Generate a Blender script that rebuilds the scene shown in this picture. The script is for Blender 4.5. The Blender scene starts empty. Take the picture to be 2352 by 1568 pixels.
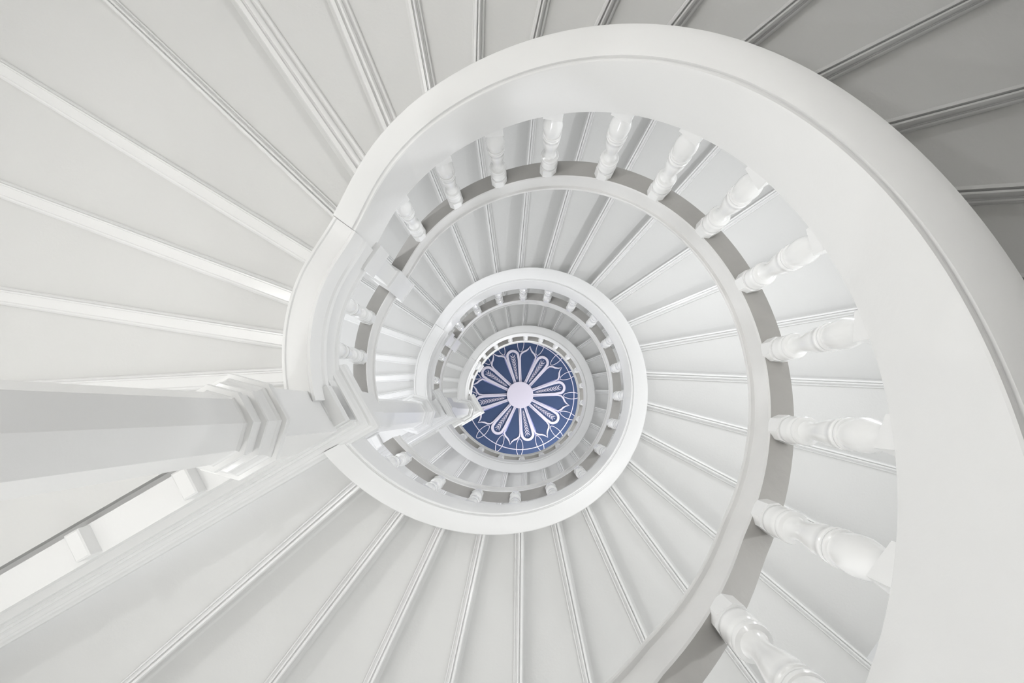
import bpy, math, random
from mathutils import Vector, Matrix
random.seed(4)
C = bpy.context.scene.collection

# ------------------------------------------------------------------ camera, world, lights, exposure
S = 0.9            # metres per well radius
ZC = 0.16          # camera height above the ground floor, in well radii
W, H_PX = 2352, 1568
FPX = 1450.0
VP = (1203.9, 944.0)          # where the verticals meet


def rot_from_vp():
    a = Vector((VP[0] - W / 2, VP[1] - H_PX / 2, FPX)).normalized()
    return a.rotation_difference(Vector((0, 0, 1))).to_matrix()


R = rot_from_vp()
cam_data = bpy.data.cameras.new('camera')
cam_data.sensor_width = 36.0
cam_data.lens = FPX / W * 36.0
cam_data.clip_start = 0.02
cam_data.clip_end = 100
cam = bpy.data.objects.new('camera', cam_data)
C.objects.link(cam)
M = Matrix.Identity(3)
cx, cy, cz = R @ Vector((1, 0, 0)), R @ Vector((0, -1, 0)), R @ Vector((0, 0, -1))
M.col[0], M.col[1], M.col[2] = cx, cy, cz
cam.matrix_world = Matrix.Translation((0, 0, ZC * S)) @ M.to_4x4()
bpy.context.scene.camera = cam

sc = bpy.context.scene
sc.view_settings.view_transform = 'Standard'
sc.view_settings.look = 'None'
sc.view_settings.gamma = 1
sc.view_settings.use_curve_mapping = False
sc.view_settings.exposure = 0.36

world = bpy.data.worlds.new('world')
sc.world = world
world.use_nodes = True
world.node_tree.nodes['Background'].inputs[0].default_value = (0.95, 0.97, 1.0, 1)
world.node_tree.nodes['Background'].inputs[1].default_value = 0.3


def P(x, y, z):
    return (x * S, y * S, (z + ZC) * S)


LP = 1.0


def add_light(name, x, y, z, power, size=0.035, col=(1, 0.985, 0.96)):
    d = bpy.data.lights.new(name, 'POINT')
    d.energy = power * LP
    d.shadow_soft_size = size
    d.color = col
    o = bpy.data.objects.new(name, d)
    o.location = P(x, y, z)
    C.objects.link(o)
    return o


# unseen lights added around the stair, some purely as fill, (phi, radius, z, watts)
WARM, COOL, LILAC = (0.985, 0.992, 1.0), (0.96, 0.975, 1.0), (0.93, 0.935, 1.0)
STAIR_LIGHTS = [(-165, 2.6, 0.1, 32, WARM), (142, 2.4, 0.2, 26, WARM), (-105, 2.7, 0.0, 22, WARM), (100, 2.3, 1.8, 15, WARM),
         (16, 2.3, 2.3, 25, WARM), (0, 0.35, -0.06, 3.0, WARM),  # the weak one is fill added low in the well, below the camera
         (-30, 2.2, 3.9, 29, COOL), (-178, 2.5, 4.5, 40, COOL), (5, 2.4, 6.3, 28, COOL),
         (115, 2.3, 5.7, 26, LILAC), (-172, 2.4, 8.6, 30, COOL), (0, 2.4, 10.8, 24, WARM), (60, 2.4, 12.6, 105, WARM)]
for a, r, z, w, col_ in STAIR_LIGHTS:
    a = math.radians(a)
    add_light('unseen_stair_light', r * math.cos(a), -0.33 + r * math.sin(a), z, w, col=col_)

# ------------------------------------------------------------------ materials


def mat(name, col, rough=0.4, bump=0.0, bscale=30, coat=0.0, mottled=0.0, mscale=3.0):
    m = bpy.data.materials.new(name)
    m.use_nodes = True
    nt = m.node_tree
    b = nt.nodes['Principled BSDF']
    b.inputs['Base Color'].default_value = (*col, 1)
    b.inputs['Roughness'].default_value = rough
    b.inputs['Coat Weight'].default_value = coat
    b.inputs['Coat Roughness'].default_value = 0.15
    tc = nt.nodes.new('ShaderNodeTexCoord')
    if mottled:
        n = nt.nodes.new('ShaderNodeTexNoise')
        n.inputs['Scale'].default_value = mscale
        n.inputs['Detail'].default_value = 5
        nt.links.new(tc.outputs['Object'], n.inputs['Vector'])
        mx = nt.nodes.new('ShaderNodeMix')
        mx.data_type = 'RGBA'
        mx.inputs[6].default_value = (*col, 1)
        mx.inputs[7].default_value = (*[c * (1 - mottled) for c in col], 1)
        nt.links.new(n.outputs['Fac'], mx.inputs[0])
        nt.links.new(mx.outputs[2], b.inputs['Base Color'])
    if bump:
        n = nt.nodes.new('ShaderNodeTexNoise')
        n.inputs['Scale'].default_value = bscale
        n.inputs['Detail'].default_value = 6
        nt.links.new(tc.outputs['Object'], n.inputs['Vector'])
        bp = nt.nodes.new('ShaderNodeBump')
        bp.inputs['Strength'].default_value = bump
        bp.inputs['Distance'].default_value = 0.004
        nt.links.new(n.outputs['Fac'], bp.inputs['Height'])
        nt.links.new(bp.outputs['Normal'], b.inputs['Normal'])
    return m


M_PLASTER = mat('white_soffit_paint', (0.73, 0.73, 0.72), 0.55, 0.2, 60, 0, 0.05, 2.0)
M_STRING = mat('white_string_paint', (0.88, 0.88, 0.875), 0.42, 0.25, 25, 0, 0.03, 3.0)
M_GLOSS = mat('white_gloss_paint', (0.83, 0.83, 0.825), 0.33, 0.15, 60, 0.3)
M_RAIL = mat('white_rail_paint', (0.86, 0.855, 0.845), 0.45, 0.3, 22, 0, 0.12, 6.0)
M_UNDER = mat('grey_bare_shaded_rail_underside', (0.5, 0.487, 0.465), 0.6, 0.4, 30, 0, 0.22, 7.0)  # bare mottled surface, its grey also deepened to stand in for shade
M_BAL = mat('white_baluster_paint', (0.94, 0.94, 0.935), 0.25, 0.1, 14, 0.4)
M_WALL = mat('white_wall_paint', (0.80, 0.80, 0.79), 0.7, 0.1, 20)
M_FLOOR = mat('pale_stone_floor', (0.62, 0.60, 0.56), 0.4, 0.1, 12, 0, 0.2, 1.5)
M_TREAD = M_PLASTER
M_NAVY = mat('navy_ceiling_paint', (0.043, 0.075, 0.175), 0.7, 0.1, 20, 0, 0.12, 2.0)
M_MWHITE = mat('pale_lilac_ornament_paint', (0.72, 0.68, 0.80), 0.6)
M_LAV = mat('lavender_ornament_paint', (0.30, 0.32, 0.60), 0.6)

# ------------------------------------------------------------------ mesh helpers


def mesh_obj(name, verts, faces, m, parent=None, smooth=True, angle=32):
    me = bpy.data.meshes.new(name)
    me.from_pydata([P(*v) for v in verts], [], faces)
    me.validate()
    import bmesh
    bm = bmesh.new()
    bm.from_mesh(me)
    bmesh.ops.remove_doubles(bm, verts=bm.verts, dist=1e-6)
    bmesh.ops.recalc_face_normals(bm, faces=bm.faces)
    bm.to_mesh(me)
    bm.free()
    if smooth:
        for p in me.polygons:
            p.use_smooth = True
        me.set_sharp_from_angle(angle=math.radians(angle))
    me.materials.append(m)
    o = bpy.data.objects.new(name, me)
    C.objects.link(o)
    if parent:
        o.parent = parent
        o.matrix_parent_inverse = parent.matrix_world.inverted()
    return o


def thing(name, label, cat, loc, group=None):
    o = bpy.data.objects.new(name, None)
    C.objects.link(o)
    o.location = P(*loc)
    o.matrix_world = Matrix.Translation(P(*loc))
    o.empty_display_size = 0.1
    o['label'] = label
    o['category'] = cat
    if group:
        o['group'] = group
    return o


class MB:
    def __init__(s):
        s.v, s.f = [], []

    def add(s, v, f):
        b = len(s.v)
        s.v += [tuple(p) for p in v]
        s.f += [tuple(i + b for i in q) for q in f]

    def prism(s, poly, z0, z1):
        n = len(poly)
        s.add([(x, y, z0) for x, y in poly] + [(x, y, z1) for x, y in poly],
              [tuple(range(n))[::-1], tuple(range(n, 2 * n))] +
              [(i, (i + 1) % n, n + (i + 1) % n, n + i) for i in range(n)])

    def sweep(s, rings, closed=True, caps=True):
        n = len(rings[0])
        v = [p for r in rings for p in r]
        f = []
        for k in range(len(rings) - 1):
            for i in range(n if closed else n - 1):
                j = (i + 1) % n
                f.append((k * n + i, k * n + j, (k + 1) * n + j, (k + 1) * n + i))
        if caps and closed:
            f.append(tuple(range(n))[::-1])
            f.append(tuple(range((len(rings) - 1) * n, len(rings) * n)))
        s.add(v, f)

    def obj(s, name, m, parent=None, **k):
        return mesh_obj(name, s.v, s.f, m, parent, **k)


# ------------------------------------------------------------------ the helix
KN = [-215, -185, -160, -145, -130, -100, -60, -20, 20, 60, 100, 150]
ZK = [3.04, 3.075, 3.124, 3.156, 2.962, 2.57, 2.077, 1.653, 1.16, 0.617, 0.215, -0.504]
HT = [0.0, 3.991, 8.291]                 # rise of each turn
CT = [(-0.057, -0.335), (-0.096, -0.329), (-0.058, -0.318)]   # well axis at each turn
HS, HR = 0.402, 1.155                    # string top, rail bottom above string bottom


def spline_setup():
    n = len(KN)
    h = [KN[i + 1] - KN[i] for i in range(n - 1)]
    a = [0] * n; b = [1] * n; c = [0] * n; d = [0] * n
    for i in range(1, n - 1):
        a[i] = h[i - 1]; b[i] = 2 * (h[i - 1] + h[i]); c[i] = h[i]
        d[i] = 6 * ((ZK[i + 1] - ZK[i]) / h[i] - (ZK[i] - ZK[i - 1]) / h[i - 1])
    for i in range(1, n):
        w = a[i] / b[i - 1]
        b[i] -= w * c[i - 1]; d[i] -= w * d[i - 1]
    m = [0] * n
    m[-1] = d[-1] / b[-1]
    for i in range(n - 2, -1, -1):
        m[i] = (d[i] - c[i] * m[i + 1]) / b[i]
    return m


MK = spline_setup()


def zA(ph):
    i = 0
    while i < len(KN) - 2 and ph > KN[i + 1]:
        i += 1
    H = KN[i + 1] - KN[i]
    a = (KN[i + 1] - ph) / H
    b = 1 - a
    return a * ZK[i] + b * ZK[i + 1] + ((a ** 3 - a) * MK[i] + (b ** 3 - b) * MK[i + 1]) * H * H / 6


def pol(k, r, ph, z):
    a = math.radians(ph)
    return (CT[k][0] + r * math.cos(a), CT[k][1] + r * math.sin(a), z)


def rail_drop(k, ph):
    if k or ph < 45:
        return 0.0
    xs = [(45, 0), (54, -0.06), (68, -0.15), (78, -0.27), (130, -1.0)]
    for (a, u), (b, v_) in zip(xs, xs[1:]):
        if ph <= b:
            return u + (v_ - u) * (ph - a) / (b - a)
    return -1.0


def helix(k, prof, p0, p1, step=2.0, dz=0.0, rail=False):
    n = max(2, int(abs(p1 - p0) / step) + 1)
    rings = []
    for i in range(n + 1):
        ph = p0 + (p1 - p0) * i / n
        z = zA(ph) + HT[k] + dz + (rail_drop(k, ph) if rail else 0)
        rings.append([pol(k, r, ph, z + h) for r, h in prof])
    mb = MB()
    mb.sweep(rings)
    return mb


STRING_PROF = [(1.138, 0.03), (1.136, -0.028), (1.131, -0.034), (1.1, -0.036), (1.024, -0.002), (1.022, 0.01), (1.016, 0.013),
               (1.012, 0.003), (1.004, 0.004), (1.0, 0.012), (1.0, 0.392), (1.006, 0.402), (1.145, 0.402), (1.145, 0.03)]
LSTRING_PROF = [(1.145, 0.02), (1.138, 0.0), (1.125, 0.0), (1.12, 0.01), (1.02, 0.01), (1.012, 0.0), (0.998, 0.0),
                (0.99, 0.02), (0.99, 0.14), (0.978, 0.15), (0.972, 0.175), (0.985, 0.20), (0.985, 0.36), (0.972, 0.37),
                (0.972, 0.402), (1.145, 0.402)]
RAIL_PROF = [(1.097, 0.0), (1.01, 0.0), (1.004, 0.006), (1.004, 0.146), (1.0, 0.149), (0.991, 0.150), (0.988, 0.155), (0.988, 0.170),
             (0.996, 0.185), (1.02, 0.2), (1.05, 0.205), (1.08, 0.2), (1.105, 0.185), (1.112, 0.17), (1.112, 0.15), (1.097, 0.146)]

# riser lines: (phi at r = 1.15, direction in degrees)
LINES1 = [(-188.1, 177.0), (-179.0, -171.1), (-168.0, -159.6), (-156.5, -148.7), (-144.5, -136.7), (-133.1, -124.7),
          (-121.5, -112.8), (-109.6, -100.9), (-97.9, -89.1), (-85.9, -78.2), (-73.8, -66.0), (-61.1, -53.1),
          (-48.8, -39.6), (-36.5, -27.0), (-24.1, -15.0), (-11.5, -3.4), (1.0, 9.5), (13.3, 21.5), (25.6, 33.5),
          (38, 45.5), (50.2, 57.5), (62.4, 69.5), (74.6, 81.5), (86.9, 93), (99.1, 105), (111.4, 116)]
LINES2 = [(-185.4, 169.3), (-177.0, 176.8), (-168.4, -173.5), (-157.8, -160.3), (-148.0, -146.3), (-138.0, -135.0),
          (-126.6, -124.0), (-112.9, -112.0), (-100.7, -97.9), (-88.3, -85.0), (-75.0, -73.8), (-62.7, -61.3),
          (-50.0, -48.0), (-37.7, -34.0), (-24.8, -22.5), (-12.7, -9.8), (-0.4, 2.4), (12.8, 14.6), (25.0, 27.7),
          (37.6, 40.1), (49.3, 53.5), (61.2, 66.0), (73.1, 78.4), (85.6, 90.6), (98.1, 102.3), (111.0, 115.0),
          (123.7, 127.3), (138.1, 138.9)]
NLAND = [4, 4, 4]
ROUT = 3.5


def line_at(k, ln, rad, s=0.0):
    """point on the riser line (moved s across it, towards the upper step) at radius rad from the well axis"""
    ph, dr = math.radians(ln[0]), math.radians(ln[1])
    px, py = 1.15 * math.cos(ph), 1.15 * math.sin(ph)
    dx, dy = math.cos(dr), math.sin(dr)
    nx, ny = dy, -dx            # towards decreasing phi
    px += nx * s; py += ny * s
    b = px * dx + py * dy
    cc = px * px + py * py - rad * rad
    t = -b + math.sqrt(max(b * b - cc, 0))
    return (CT[k][0] + px + dx * t, CT[k][1] + py + dy * t)


def bar(k, ln, prof, r0, r1, mb):
    """profile (s, z) extruded along the riser line"""
    a = [(*line_at(k, ln, r0, s), z) for s, z in prof]
    b = [(*line_at(k, ln, r1, s), z) for s, z in prof]
    mb.sweep([a, b])


def wedge(k, l0, l1, s0, s1, r0, r1, z0, z1, mb):
    def arc(r, rev):
        a = line_at(k, l0, r, s0); b = line_at(k, l1, r, s1)
        a0 = math.atan2(a[1] - CT[k][1], a[0] - CT[k][0]); b0 = math.atan2(b[1] - CT[k][1], b[0] - CT[k][0])
        while b0 > a0 + 0.3:
            b0 -= 2 * math.pi
        while b0 < a0 - math.pi:
            b0 += 2 * math.pi
        n = 4
        pts = [(CT[k][0] + r * math.cos(a0 + (b0 - a0) * i / n), CT[k][1] + r * math.sin(a0 + (b0 - a0) * i / n)) for i in range(n + 1)]
        return pts[::-1] if rev else pts
    mb.prism(arc(r0, False) + arc(r1, True), z0, z1)


def batten_prof(z, w=1.0):
    return [(a_ * w if a_ < 0 else a_, z + b_) for a_, b_ in
            [(-0.055, 0.004), (-0.055, -0.006), (-0.051, -0.013), (-0.045, -0.015), (-0.041, -0.010), (-0.037, -0.011),
             (-0.034, -0.028), (-0.028, -0.034), (-0.021, -0.034), (-0.018, -0.022), (-0.015, -0.022), (-0.012, -0.036),
             (0.000, -0.036), (0.003, -0.028), (0.006, -0.016), (0.006, 0.004)]]


def rib_scale(k, ph):
    if k:
        return 1.05
    return 1.75 if ph < -125 else 1.4 if ph < -115 else 0.95 if ph < -105 else 0.75


def joist_prof(z):
    return [(-0.05, z + 0.004), (-0.05, z - 0.008), (-0.043, z - 0.016), (-0.036, z - 0.017), (-0.034, z - 0.028), (-0.030, z - 0.036), (-0.024, z - 0.036), (-0.021, z - 0.03),
            (0.024, z - 0.03), (0.028, z - 0.022), (0.036, z - 0.02), (0.044, z - 0.01), (0.044, z + 0.004)]


ORD = ['first', 'second', 'third', 'fourth', 'fifth', 'sixth', 'seventh', 'eighth', 'ninth', 'tenth', 'eleventh',
       'twelfth', 'thirteenth', 'fourteenth', 'fifteenth', 'sixteenth', 'seventeenth', 'eighteenth', 'nineteenth',
       'twentieth', 'twenty-first', 'twenty-second', 'twenty-third', 'twenty-fourth']
FL = ['nearest and largest', 'middle', 'farthest and smallest']
TU = ['outermost turn', 'middle turn', 'innermost turn around the blue ceiling']

# ------------------------------------------------------------------ room shell
mb = MB()
n = 72
mb.prism([(-0.06 + 3.75 * math.cos(2 * math.pi * i / n), -0.33 + 3.75 * math.sin(2 * math.pi * i / n)) for i in range(n)], -0.28, -0.16)
o = mb.obj('floor', M_FLOOR); o['kind'] = 'structure'
mb = MB()
v = []; f = []
for i in range(n):
    a = 2 * math.pi * i / n
    for r, z in ((3.6, -0.16), (3.6, 14.2), (3.75, 14.2), (3.75, -0.16)):
        v.append((-0.06 + r * math.cos(a), -0.33 + r * math.sin(a), z))
for i in range(n):
    j = (i + 1) % n
    for q in range(4):
        f.append((i * 4 + q, j * 4 + q, j * 4 + (q + 1) % 4, i * 4 + (q + 1) % 4))
mb.add(v, f)
o = mb.obj('wall_round', M_WALL); o['kind'] = 'structure'
ZCEIL = 14.0
mb = MB()
mb.prism([(-0.06 + 3.65 * math.cos(2 * math.pi * i / n), -0.33 + 3.65 * math.sin(2 * math.pi * i / n)) for i in range(n)], ZCEIL, ZCEIL + 0.12)
o = mb.obj('ceiling', M_WALL); o['kind'] = 'structure'

# ------------------------------------------------------------------ flights and landings
for k in range(3):
    L = LINES1 if k == 0 else LINES2
    fl = thing('stair_flight', 'white winding stair flight seen from below, climbing around the %s' % TU[k],
               'stairs', pol(k, 1.07, 140, zA(140) + HT[k]), 'winding flights of the white stair')
    helix(k, STRING_PROF, 118 if k == 0 else 150.8, -144.2).obj('stringer', M_STRING, fl)
    nl = NLAND[k]
    zt = lambda ln: zA(ln[0]) + HT[k] + 0.045
    # steps: step j between riser line j (its front, lower) and j-1 (its back)
    for j in range(len(L) - 1, nl, -1):
        zu = zt(L[j - 1])
        zl = zt(L[j])
        mb = MB()
        wedge(k, L[j], L[j - 1], 0.0, 0.0, 1.14, ROUT, zu, zu + 0.05, mb)
        # riser with a small cove in the upper corner
        bar(k, L[j], [(-0.022, zl), (0.0, zl), (0.0, zu - 0.028), (0.004, zu - 0.014), (0.012, zu - 0.006), (0.026, zu),
                      (0.026, zu + 0.02), (-0.022, zu + 0.02)], 1.141, ROUT, mb)
        st = mb.obj('step', M_TREAD, fl, smooth=False)
        mb = MB()
        bar(k, L[j], batten_prof(zl, rib_scale(k, L[j][0])), 1.143, ROUT - 0.01, mb)
        mb.obj('moulding', M_GLOSS, st)
    if k:      # panel between the landing beam below and the first riser
        mb = MB()
        wedge(k, (150.5, 149.6), L[-1], 0.0, 0.0, 1.14, ROUT, zt(L[-1]), zt(L[-1]) + 0.05, mb)
        mb.obj('step', M_TREAD, fl, smooth=False)
    # landing
    zs = 3.20 + HT[k]
    ld = thing('landing', 'white ribbed landing seen from below, joining the %s' % TU[k],
               'landing', pol(k, 1.6, -178, zs), 'landings beside the octagonal columns')
    lend = (-193.4, 149.6)
    mb = MB()
    wedge(k, L[nl], lend, 0.0, 0.0, 1.14, ROUT, zs, 3.55 + HT[k], mb)
    bar(k, L[nl], [(-0.022, zt(L[nl])), (0.0, zt(L[nl])), (0.0, zs), (-0.022, zs + 0.1)], 1.141, ROUT, mb)
    mb.obj('soffit', M_PLASTER, ld, smooth=False)
    helix(k, LSTRING_PROF, -144.3, -196.5).obj('fascia', M_STRING, ld)
    for ln in L[:nl]:
        mb = MB()
        bar(k, ln, joist_prof(zs), 1.143, ROUT - 0.01, mb)
        mb.obj('rib', M_GLOSS, ld)
    mb = MB()
    bar(k, L[nl], batten_prof(zt(L[nl])), 1.143, ROUT - 0.01, mb)
    mb.obj('rib', M_GLOSS, ld)

# ------------------------------------------------------------------ balustrades


def lathe(profile, seg=20):
    rings = []
    for r, z in profile:
        rings.append([(r * math.cos(2 * math.pi * i / seg), r * math.sin(2 * math.pi * i / seg), z) for i in range(seg)])
    return rings


BAL_H = HR - HS
BPROF = [(0.030, 0.06), (0.033, 0.072), (0.036, 0.075), (0.034, 0.09), (0.031, 0.11), (0.034, 0.14), (0.041, 0.18), (0.047, 0.225),
         (0.0485, 0.26), (0.0465, 0.30), (0.043, 0.335), (0.0415, 0.35), (0.0465, 0.353), (0.048, 0.365), (0.0465, 0.378),
         (0.0425, 0.383), (0.0425, 0.40), (0.046, 0.405), (0.046, 0.42), (0.043, 0.43), (0.0435, 0.46), (0.042, 0.50), (0.037, 0.55),
         (0.031, 0.60), (0.0275, 0.64), (0.0275, 0.67), (0.030, 0.70), (0.034, 0.715), (0.045, 0.722), (0.048, 0.735), (0.047, 0.75), (0.041, 0.755),
         (0.041, 0.765), (0.044, 0.77), (0.046, 0.80), (0.0465, 0.84), (0.0475, 0.85), (0.0475, 0.87), (0.044, 0.88), (0.044, 0.90)]


def baluster_mesh():
    mb = MB()
    q = 0.045
    mb.add([(sx * q, sy * q, z) for z in (-0.04, 0.07 * BAL_H) for sx, sy in ((-1, -1), (1, -1), (1, 1), (-1, 1))],
           [(0, 1, 2, 3), (4, 5, 6, 7), (0, 1, 5, 4), (1, 2, 6, 5), (2, 3, 7, 6), (3, 0, 4, 7)])
    rings = [[(x, y, z * BAL_H) for x, y, z in r] for r in lathe(BPROF, 24)]
    mb.sweep(rings)
    a, c = 0.046, 0.024
    oc = [(a, -c), (a, c), (c, a), (-c, a), (-a, c), (-a, -c), (-c, -a), (c, -a)]
    mb.sweep([[(x, y, z) for x, y in oc] for z in (0.895 * BAL_H, BAL_H + 0.012)])
    me = bpy.data.meshes.new('baluster')
    me.from_pydata([(x * S, y * S, z * S) for x, y, z in mb.v], [], mb.f)
    import bmesh
    bm = bmesh.new(); bm.from_mesh(me)
    bmesh.ops.recalc_face_normals(bm, faces=bm.faces); bm.to_mesh(me); bm.free()
    for p in me.polygons:
        p.use_smooth = True
    me.set_sharp_from_angle(angle=math.radians(38))
    me.materials.append(M_BAL)
    return me


BME = baluster_mesh()
BAL1 = [-178.7, -163.5, -127.4, -110.8, -95.0, -79.2, -62.4, -46.1, -29.4, -12.0, 5.3, 22.3, 39.0, 55.9, 72.7, 89.5]
BAL2 = [-177.5, -162.0, -128.5 + 0, -117.8 + 2, -101.1, -85.2, -69.5, -53.4, -37.5, -21.9, -6.3, 9.7, 25.2, 40.5, 55.7, 71.8, 88.8, 105.9, 123.1, 139.7]
BAL2 = [-176.5, -159.5] + [-134.0, -117.8, -101.3, -85.2, -69.5, -53.4, -37.5, -21.9, -6.3, 9.7, 25.2, 40.5, 55.7, 71.8, 88.8, 105.9, 123.1, 139.7]


def square_rings(k, ph, r, spec):
    a = math.radians(ph)
    cx, cy = CT[k][0] + r * math.cos(a), CT[k][1] + r * math.sin(a)
    out = []
    for h, z in spec:
        out.append([(cx + h * (sx * math.cos(a) - sy * math.sin(a)), cy + h * (sx * math.sin(a) + sy * math.cos(a)), z)
                    for sx, sy in ((-1, -1), (1, -1), (1, 1), (-1, 1))])
    return out


for k in range(3):
    bs = thing('balustrade', 'white balustrade with turned balusters and moulded handrail along the %s' % TU[k],
               'balustrade', pol(k, 1.05, 130, zA(130) + HT[k] + HS), 'balustrades around the stairwell')
    for ph in (BAL1 if k == 0 else BAL2):
        o = bpy.data.objects.new('baluster', BME)
        C.objects.link(o)
        o.parent = bs
        o.matrix_parent_inverse = bs.matrix_world.inverted()
        o.location = P(*pol(k, 1.05, ph, zA(ph) + HT[k] + HS + rail_drop(k, ph)))
        o.rotation_euler = (0, 0, math.radians(ph))
    hr_ = helix(k, RAIL_PROF, 100 if k == 0 else 149, -197, 2.0, HR, True).obj('handrail', M_RAIL, bs)
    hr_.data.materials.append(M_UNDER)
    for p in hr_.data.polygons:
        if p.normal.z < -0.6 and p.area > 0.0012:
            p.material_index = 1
    z0 = zA(-145) + HT[k] + HS
    zr = zA(-145) + HT[k] + HR
    mb = MB()
    mb.sweep(square_rings(k, -146.5, 1.05, [(0.085, z0 - 0.06), (0.085, z0 + 0.17), (0.062, z0 + 0.18), (0.055, z0 + 0.22), (0.055, zr - 0.20),
                                        (0.062, zr - 0.17), (0.076, zr - 0.165), (0.076, zr + 0.30), (0.082, zr + 0.305),
                                        (0.082, zr + 0.33), (0.05, zr + 0.36)]))
    mb.obj('newel_post', M_GLOSS, bs, angle=20)

# ------------------------------------------------------------------ columns and landing beams
TH = (-0.863, 0.505)
NH = (0.505, 0.863)
DSH = [(0, 0), (0.0, -0.01), (0.068, -0.06)]
COLC = [(-1.099, 0.060), (-1.098, 0.03), (-1.035, -0.02)]


def tn(k, t, n_, z):
    return (t * TH[0] + n_ * NH[0] + DSH[k][0], t * TH[1] + n_ * NH[1] + DSH[k][1], z)


def box_tn(k, t0, t1, n0, n1, z0, z1, mb):
    mb.add([tn(k, t, n_, z) for z in (z0, z1) for t, n_ in ((t0, n0), (t1, n0), (t1, n1), (t0, n1))],
           [(0, 3, 2, 1), (4, 5, 6, 7), (0, 1, 5, 4), (1, 2, 6, 5), (2, 3, 7, 6), (3, 0, 4, 7)])


def octa(k, spec, c=None):
    c = c or COLC[k]
    rings = []
    for ap, z in spec:
        r = ap / math.cos(math.pi / 8)
        rings.append([(c[0] + r * math.cos(math.radians(-7.9 + 45 * i)), c[1] + r * math.sin(math.radians(-7.9 + 45 * i)), z) for i in range(8)])
    mb = MB()
    mb.sweep(rings)
    return mb


CN = ['nearest and thickest, entering from the left edge', 'middle one, seen through the well', 'farthest and smallest, beside the blue ceiling']
for k in range(3):
    z = HT[k]
    zb = -0.16 if k == 0 else 3.578 + HT[k - 1]
    zprev = zb
    col = thing('octagonal_column', 'white octagonal column with stepped capital, %s' % CN[k], 'column', (COLC[k][0], COLC[k][1], zb),
                'octagonal columns of the stairwell')
    octa(k, [(0.165, zb), (0.165, zb + 0.50), (0.158, zb + 0.52), (0.158, zb + 0.60), (0.125, zb + 0.63)]).obj('base', M_GLOSS, col, angle=15)
    octa(k, [(0.117, zb + 0.60), (0.117, z + 2.235)]).obj('shaft', M_GLOSS, col, angle=15)
    octa(k, [(0.115, z + 2.19), (0.122, z + 2.20), (0.124, z + 2.208), (0.141, z + 2.21), (0.144, z + 2.218), (0.144, z + 2.232),
             (0.133, z + 2.236), (0.133, z + 2.30), (0.139, z + 2.302), (0.150, z + 2.304), (0.154, z + 2.31), (0.154, z + 2.322),
             (0.156, z + 2.345), (0.163, z + 2.368), (0.170, z + 2.376), (0.171, z + 2.392), (0.187, z + 2.394), (0.189, z + 2.40),
             (0.189, z + 2.428), (0.185, z + 2.435), (0.12, z + 2.45)]).obj('capital', M_GLOSS, col, angle=15)
    mb = MB()
    cc = COLC[k]
    h = 0.1135
    rings = []
    for zz in (z + 2.44, z + 3.20):
        rings.append([(cc[0] + h * (a * TH[0] + b * NH[0]), cc[1] + h * (a * TH[1] + b * NH[1]), zz) for a, b in ((-1, -1), (1, -1), (1, 1), (-1, 1))])
    mb.sweep(rings)
    mb.obj('pier_block', M_GLOSS, col, angle=15)

    bm_ = thing('landing_beam', 'white landing beam with corner cornice carried by the %s column' % ('nearest', 'middle', 'farthest')[k],
                'beam', tn(k, 0.98, -0.5, z + 3.19), 'landing beams on the octagonal columns')
    mb = MB()
    box_tn(k, 0.86, 3.4, -0.61, -0.45, z + 3.175, z + 3.40, mb)
    box_tn(k, 0.80, 3.4, -0.655, -0.41, z + 3.27, z + 3.55, mb)
    box_tn(k, 0.80, 1.14, -0.62, -0.415, z + 3.19, z + 3.42, mb)
    mb.obj('beam_core', M_GLOSS, bm_, smooth=False)
    pr = [(-0.06, 3.34), (0.0, 3.34), (0.0, 3.385), (0.012, 3.388), (0.012, 3.412), (0.02, 3.43), (0.036, 3.447), (0.036, 3.462), (0.048, 3.467),
          (0.056, 3.49), (0.066, 3.50), (0.066, 3.578), (-0.06, 3.578)]
    rings = []
    rings.append([tn(k, 0.805 - o_, -0.735, z + zz) for o_, zz in pr])
    rings.append([tn(k, 0.805 - o_, -0.395 + o_, z + zz) for o_, zz in pr])
    rings.append([tn(k, 3.4, -0.395 + o_, z + zz) for o_, zz in pr])
    mb = MB()
    mb.sweep(rings)
    mb.obj('cornice', M_GLOSS, bm_, angle=15)
    for t0 in (1.60, 2.185):
        mb = MB()
        rings = []
        for ex, zz in ((0.004, z + 3.18), (0.004, z + 3.09), (-0.004, z + 3.083)):
            rings.append([tn(k, t0 + a * (0.035 + ex), -0.53 + b * (0.068 + ex), zz) for a, b in ((-1, -1), (1, -1), (1, 1), (-1, 1))])
        mb.sweep(rings)
        mb.obj('bracket_block', M_GLOSS, bm_, angle=15)

# ------------------------------------------------------------------ ceiling medallion
U = ZCEIL / FPX           # well radii per pixel at the ceiling
MC = ((1194.7 - VP[0]) * U, (907.3 - VP[1]) * U)


def mpt(r, a, d):
    a = math.radians(a)
    return (MC[0] + r * U * math.cos(a), MC[1] + r * U * math.sin(a), ZCEIL - d)


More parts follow.
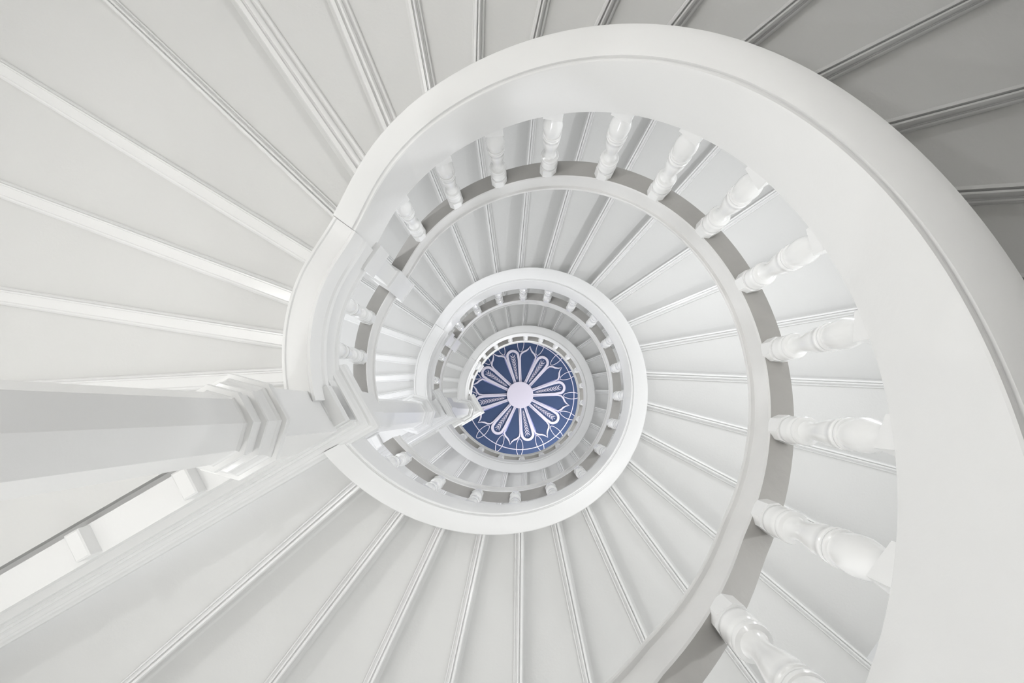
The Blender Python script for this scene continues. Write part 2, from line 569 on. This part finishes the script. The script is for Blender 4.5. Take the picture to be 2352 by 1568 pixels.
def rib_flat(pts, w, d0, d1, closed=False, name='x', m=None, parent=None, mbx=None):
    """raised ribbon through 2-D points (pixels about the centre); w = width or list of widths"""
    n_ = len(pts)
    rings = []
    for i in range(n_):
        a = pts[i - 1] if (i or closed) else pts[i]
        b = pts[(i + 1) % n_] if (i < n_ - 1 or closed) else pts[i]
        dx, dy = b[0] - a[0], b[1] - a[1]
        l = math.hypot(dx, dy) or 1
        nx, ny = -dy / l, dx / l
        ww = (w[i] if isinstance(w, list) else w) / 2
        q = []
        for s_, d in ((-1, d0), (-0.8, d1), (0.8, d1), (1, d0)):
            q.append((MC[0] + (pts[i][0] + nx * ww * s_) * U, MC[1] + (pts[i][1] + ny * ww * s_) * U, ZCEIL - d))
        rings.append(q)
    if closed:
        rings.append(rings[0])
    mb_ = mbx or MB()
    mb_.sweep(rings, caps=not closed)
    if mbx is None:
        return mb_.obj(name, m, parent, angle=25)


def xy(r, a):
    a = math.radians(a)
    return (r * math.cos(a), r * math.sin(a))


med = thing('ceiling_medallion', 'navy blue round ceiling ornament with white petals at the top of the stairwell',
            'ceiling ornament', (MC[0], MC[1], ZCEIL - 0.01))
mb = MB()
mb.prism([mpt(172, 360 * i / 96, 0)[:2] for i in range(96)], ZCEIL - 0.012, ZCEIL)
mb.obj('background', M_NAVY, med, smooth=False)
mb = MB()
mb.prism([mpt(30.2, 360 * i / 48, 0)[:2] for i in range(48)], ZCEIL - 0.045, ZCEIL - 0.011)
mb.obj('centre_disc', M_MWHITE, med, angle=30)
rib_flat([xy(123, 360 * i / 96) for i in range(96)], 2.0, 0.011, 0.02, True, 'ring', M_MWHITE, med)
mb = MB()
A0 = -100.7


def loc2(a, u, v_):
    """u along direction a, v_ across"""
    a = math.radians(a)
    return (u * math.cos(a) - v_ * math.sin(a), u * math.sin(a) + v_ * math.cos(a))


for i in range(8):
    a = A0 + 45 * i
    # petal outline
    pts = []; wd = []
    for u, v_ in [(28, 4.6), (45, 7.0), (65, 9.8), (80, 12.0)]:
        pts.append((u, v_)); wd.append(2.6 + u * 0.035)
    for q in range(1, 12):
        t = math.pi * q / 12
        pts.append((89 + 13.6 * math.sin(t), 13.0 * math.cos(t))); wd.append(6.2)
    for u, v_ in [(80, -12.0), (65, -9.8), (45, -7.0), (28, -4.6)]:
        pts.append((u, v_)); wd.append(2.6 + u * 0.035)
    pt = rib_flat([loc2(a, u, v_) for u, v_ in pts], wd, 0.011, 0.03, False, 'petal', M_MWHITE, med)
    # lavender band on one flank
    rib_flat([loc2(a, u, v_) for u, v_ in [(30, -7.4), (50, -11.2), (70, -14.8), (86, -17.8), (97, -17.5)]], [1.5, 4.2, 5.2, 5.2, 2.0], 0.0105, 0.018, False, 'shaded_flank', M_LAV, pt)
    # leaf sprig
    ms = MB()
    rib_flat([loc2(a, u, 0) for u in (34, 55, 80, 96)], [0.6, 0.9, 1.0, 0.8], 0.0105, 0.02, mbx=ms)
    u = 36.0
    while u < 90:
        s_ = 0.35 + 0.65 * (u - 34) / 56
        for sg in (-1, 1):
            rib_flat([loc2(a, u, 0), loc2(a, u + 4.0, sg * 3.2 * s_), loc2(a, u + 8.5, sg * 6.6 * s_)], [0.5, 2.1 * s_ + 0.4, 0.3], 0.0105, 0.02, mbx=ms)
        u += 6.2
    ms.obj('leaf_sprig', M_MWHITE, pt, angle=30)
    # pointed arch between the petals
    b = a + 22.5
    half = [(30, 3.6), (50, 8.8), (70, 13.9), (84, 17.3), (92, 17.6), (98, 13.5), (102, 7.5), (107, 3.2), (114.5, 0.0)]
    ptsa = [loc2(b, u, v_) for u, v_ in half] + [loc2(b, u, -v_) for u, v_ in half[::-1][1:]]
    w_ = [2.0, 2.4, 2.8, 3.2, 3.6, 4.2, 3.8, 2.8, 1.6]
    rib_flat(ptsa, w_ + w_[::-1][1:], 0.011, 0.026, False, 'pointed_arch', M_MWHITE, med)
    for sg in (-1, 1):
        g = a + sg * 11.3
        lo = []
        for q in range(24):
            t = 2 * math.pi * q / 24
            lo.append(loc2(g, 118.5 - 19.5 * math.cos(t), 7.6 * math.sin(t) * (1 - 0.12 * abs(math.cos(t)))))
        rib_flat(lo, 1.5, 0.0115, 0.021, True, 'loop', M_MWHITE, med)
    for sg in (-1, 1):
        g = a + sg * 5.6
        for hh in (0, 22.5):
            sp = []
            for q in range(12):
                t = q / 11 * 1.5 * math.pi
                rr = 3.6 - 1.9 * q / 11
                sp.append(loc2(g + hh, 148 + rr * math.cos(t) * 1.1, sg * (2.2 + rr * math.sin(t))))
            rib_flat(sp, 1.5, 0.0115, 0.02, False, 'scroll', M_MWHITE, med)
